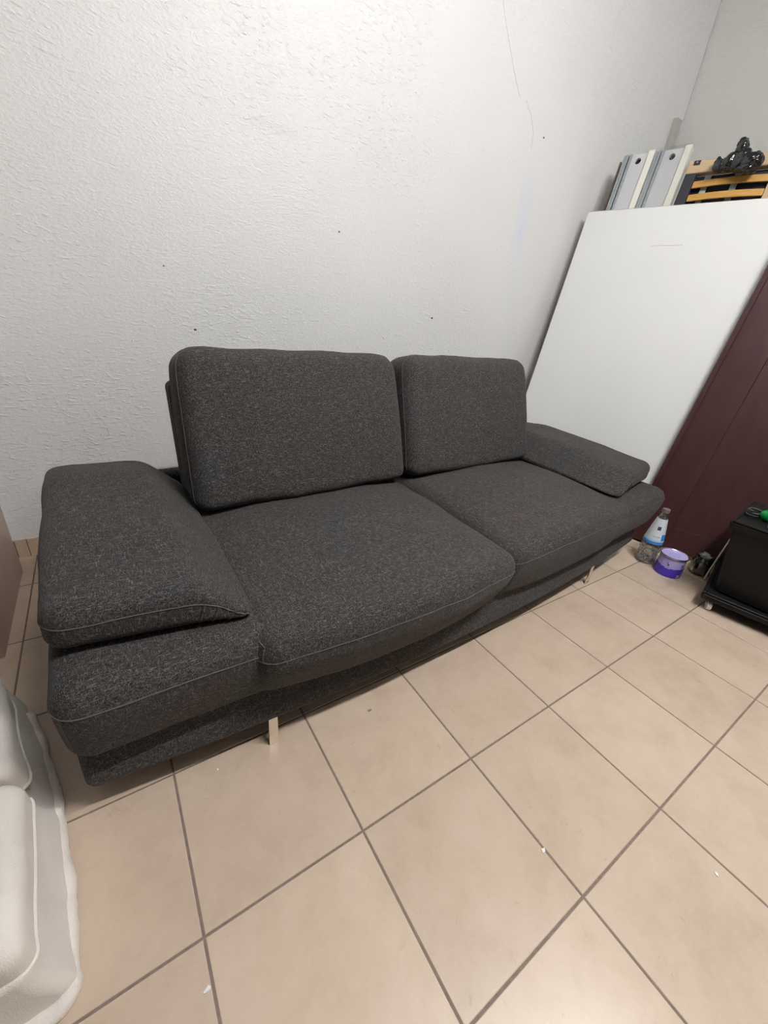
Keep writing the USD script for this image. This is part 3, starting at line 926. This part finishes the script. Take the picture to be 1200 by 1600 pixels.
wr = thing('white_cable', 'thin white cable hanging down between crate and maroon door', 'cable', (2.362, 0.086, 0.0))
part(wr, 'strand', tube(np.c_[0.012 * th ** 2, -0.016 * th, 0.0045 + 0.24 * th], 0.0038, 8), M_whiteplastic, smooth=60)

# paint flakes and crumbs on the floor
def flake(x, y, s, seed, mt, label):
    q = np.random.default_rng(seed)
    n = 8
    a = np.sort(q.uniform(0, 2 * math.pi, n))
    r = s * q.uniform(0.5, 1.0, n)
    m = extrude(Polygon(np.c_[r * np.cos(a), 0.6 * r * np.sin(a)]).convex_hull, 0.0016)
    v = m.vertices.copy()
    v[:, 2] += 0.12 * np.abs(v[:, 0]) + 0.0002
    m.vertices = v
    t = thing('paint_flake', label, 'paint flake', (x, y, 0), float(q.uniform(0, 180)))
    part(t, 'chip', m, mt, smooth=False)


flake(-0.0089, -0.0696, 0.0085, 1, M_chip, 'white paint flake beside the grout line at the lower left')
flake(0.6622, -0.2375, 0.0085, 2, M_chip, 'white paint flake on the grout line at lower right')
flake(0.9662, -0.4680, 0.006, 3, M_chip, 'tiny pale crumb on the tile at the right frame edge')
flake(0.5057, 0.2542, 0.007, 4, M_chipb, 'small blue-grey flake on the tile in front of the sofa')
flake(0.0912, 0.2923, 0.004, 5, M_chip, 'tiny white crumb near the sofa left leg')

# ------------------------------------------------------------------ left: beige board, cream sofa
lb = thing('leaning_board', 'pinkish beige board standing against the left wall near the corner', 'board', (XL + 0.0105, 1.20, 0))
part(lb, 'panel', bevel_box(0.0, 0.020, -0.26, 0.245, 0.0005, 0.78, 0.002), M_pinkboard, smooth=False)

cs = thing('cream_sofa', 'cream fabric covered low sofa cut off by the lower left frame edge', 'sofa', (-0.62, 0.36, 0), 0.0)
# x: -0.62+ .. ; its right face looks at the room
def cream_face(y):
    return np.interp(y, [-0.40, -0.322, -0.222, -0.03, 0.205, 0.31], [0.44, 0.436, 0.428, 0.408, 0.362, 0.325])


def f_cream(Q, U):
    Q = Q.copy()
    w = smoothstep(0.25, 0.38, Q[:, 0])
    Q[:, 0] += w * (cream_face(Q[:, 1]) - 0.44 + 0.016 - 0.030 * smoothstep(0.0, 0.12, Q[:, 2]))
    return Q + lump(Q, 9, 0.014, 41)


part(cs, 'body', Soft((-0.50, -0.330, 0.0006), (0.425, 0.345, 0.150), 0.02, 0.02, lambda Q, U: f_cream(Q, U) * [1, 1, 1] + [0, 0, 0]).mesh, M_cream)
def cream_cushion(y0, y1, top, seed):
    def f(Q, U):
        Q = Q.copy()
        w = smoothstep(0.25, 0.38, Q[:, 0])
        Q[:, 0] += w * (cream_face(Q[:, 1]) - 0.44 - 0.020)
        c = np.sin(np.pi * np.clip(0.15 + 0.7 * U[:, 1], 0, 1)) * np.sin(np.pi * np.clip(0.1 + 0.75 * U[:, 0], 0, 1))
        Q[:, 2] += 0.02 * c * smoothstep(0.1, 0.2, Q[:, 2])
        return Q + lump(Q, 8, 0.016, seed)
    S = Soft((-0.49, y0, 0.11), (0.438, y1, top), 0.030, 0.016, f)
    o = part(cs, 'seat_cushion', S.mesh, M_cream)
    zt = 0.135
    c = [(0.438, y1 - 0.01, zt), (0.438, y0 + 0.03, zt), (0.438, y0, zt), (0.40, y0, zt), (-0.4, y0, zt)]
    part(o, 'piping', tube(S.map(resample(c, 160)), 0.004), M_cream)


cream_cushion(-0.325, -0.030, 0.205, 42)
cream_cushion(-0.022, 0.34, 0.215, 43)
# rolled hem of the loose cover lying on the floor
q = np.linspace(0, 1, 140)
yy = np.concatenate([np.linspace(0.30, -0.310, 110)])
P = [(cream_face(y) - 0.003 + 0.0025 * math.sin(y * 29) + 0.0015 * math.sin(y * 71), y, 0.024 + 0.003 * math.sin(y * 47)) for y in yy]
for k, a in enumerate(np.linspace(0, math.pi / 2, 14)[1:]):
    P.append((P[109][0] - 0.022 * (1 - math.cos(a)), -0.310 - 0.028 * math.sin(a), 0.024))
for x in np.linspace(0.40, -0.45, 60):
    P.append((x, -0.338 + 0.004 * math.sin(x * 40), 0.024))
P = np.array(P)
rr = 0.020 + 0.0022 * np.sin(np.arange(len(P)) * 0.31)
P[:, 2] = 0.013 + 0.0015 * np.sin(np.arange(len(P)) * 0.5)
hem = tube(resample(P, 240), 0.0125, 12)
hem.vertices = hem.vertices + lump(np.asarray(hem.vertices), 40, 0.008, 44)
hv = np.asarray(hem.vertices); hv[:, 2] = np.maximum(hv[:, 2], 0.001); hem.vertices = hv
h = part(cs, 'cover_hem', hem, M_cream)
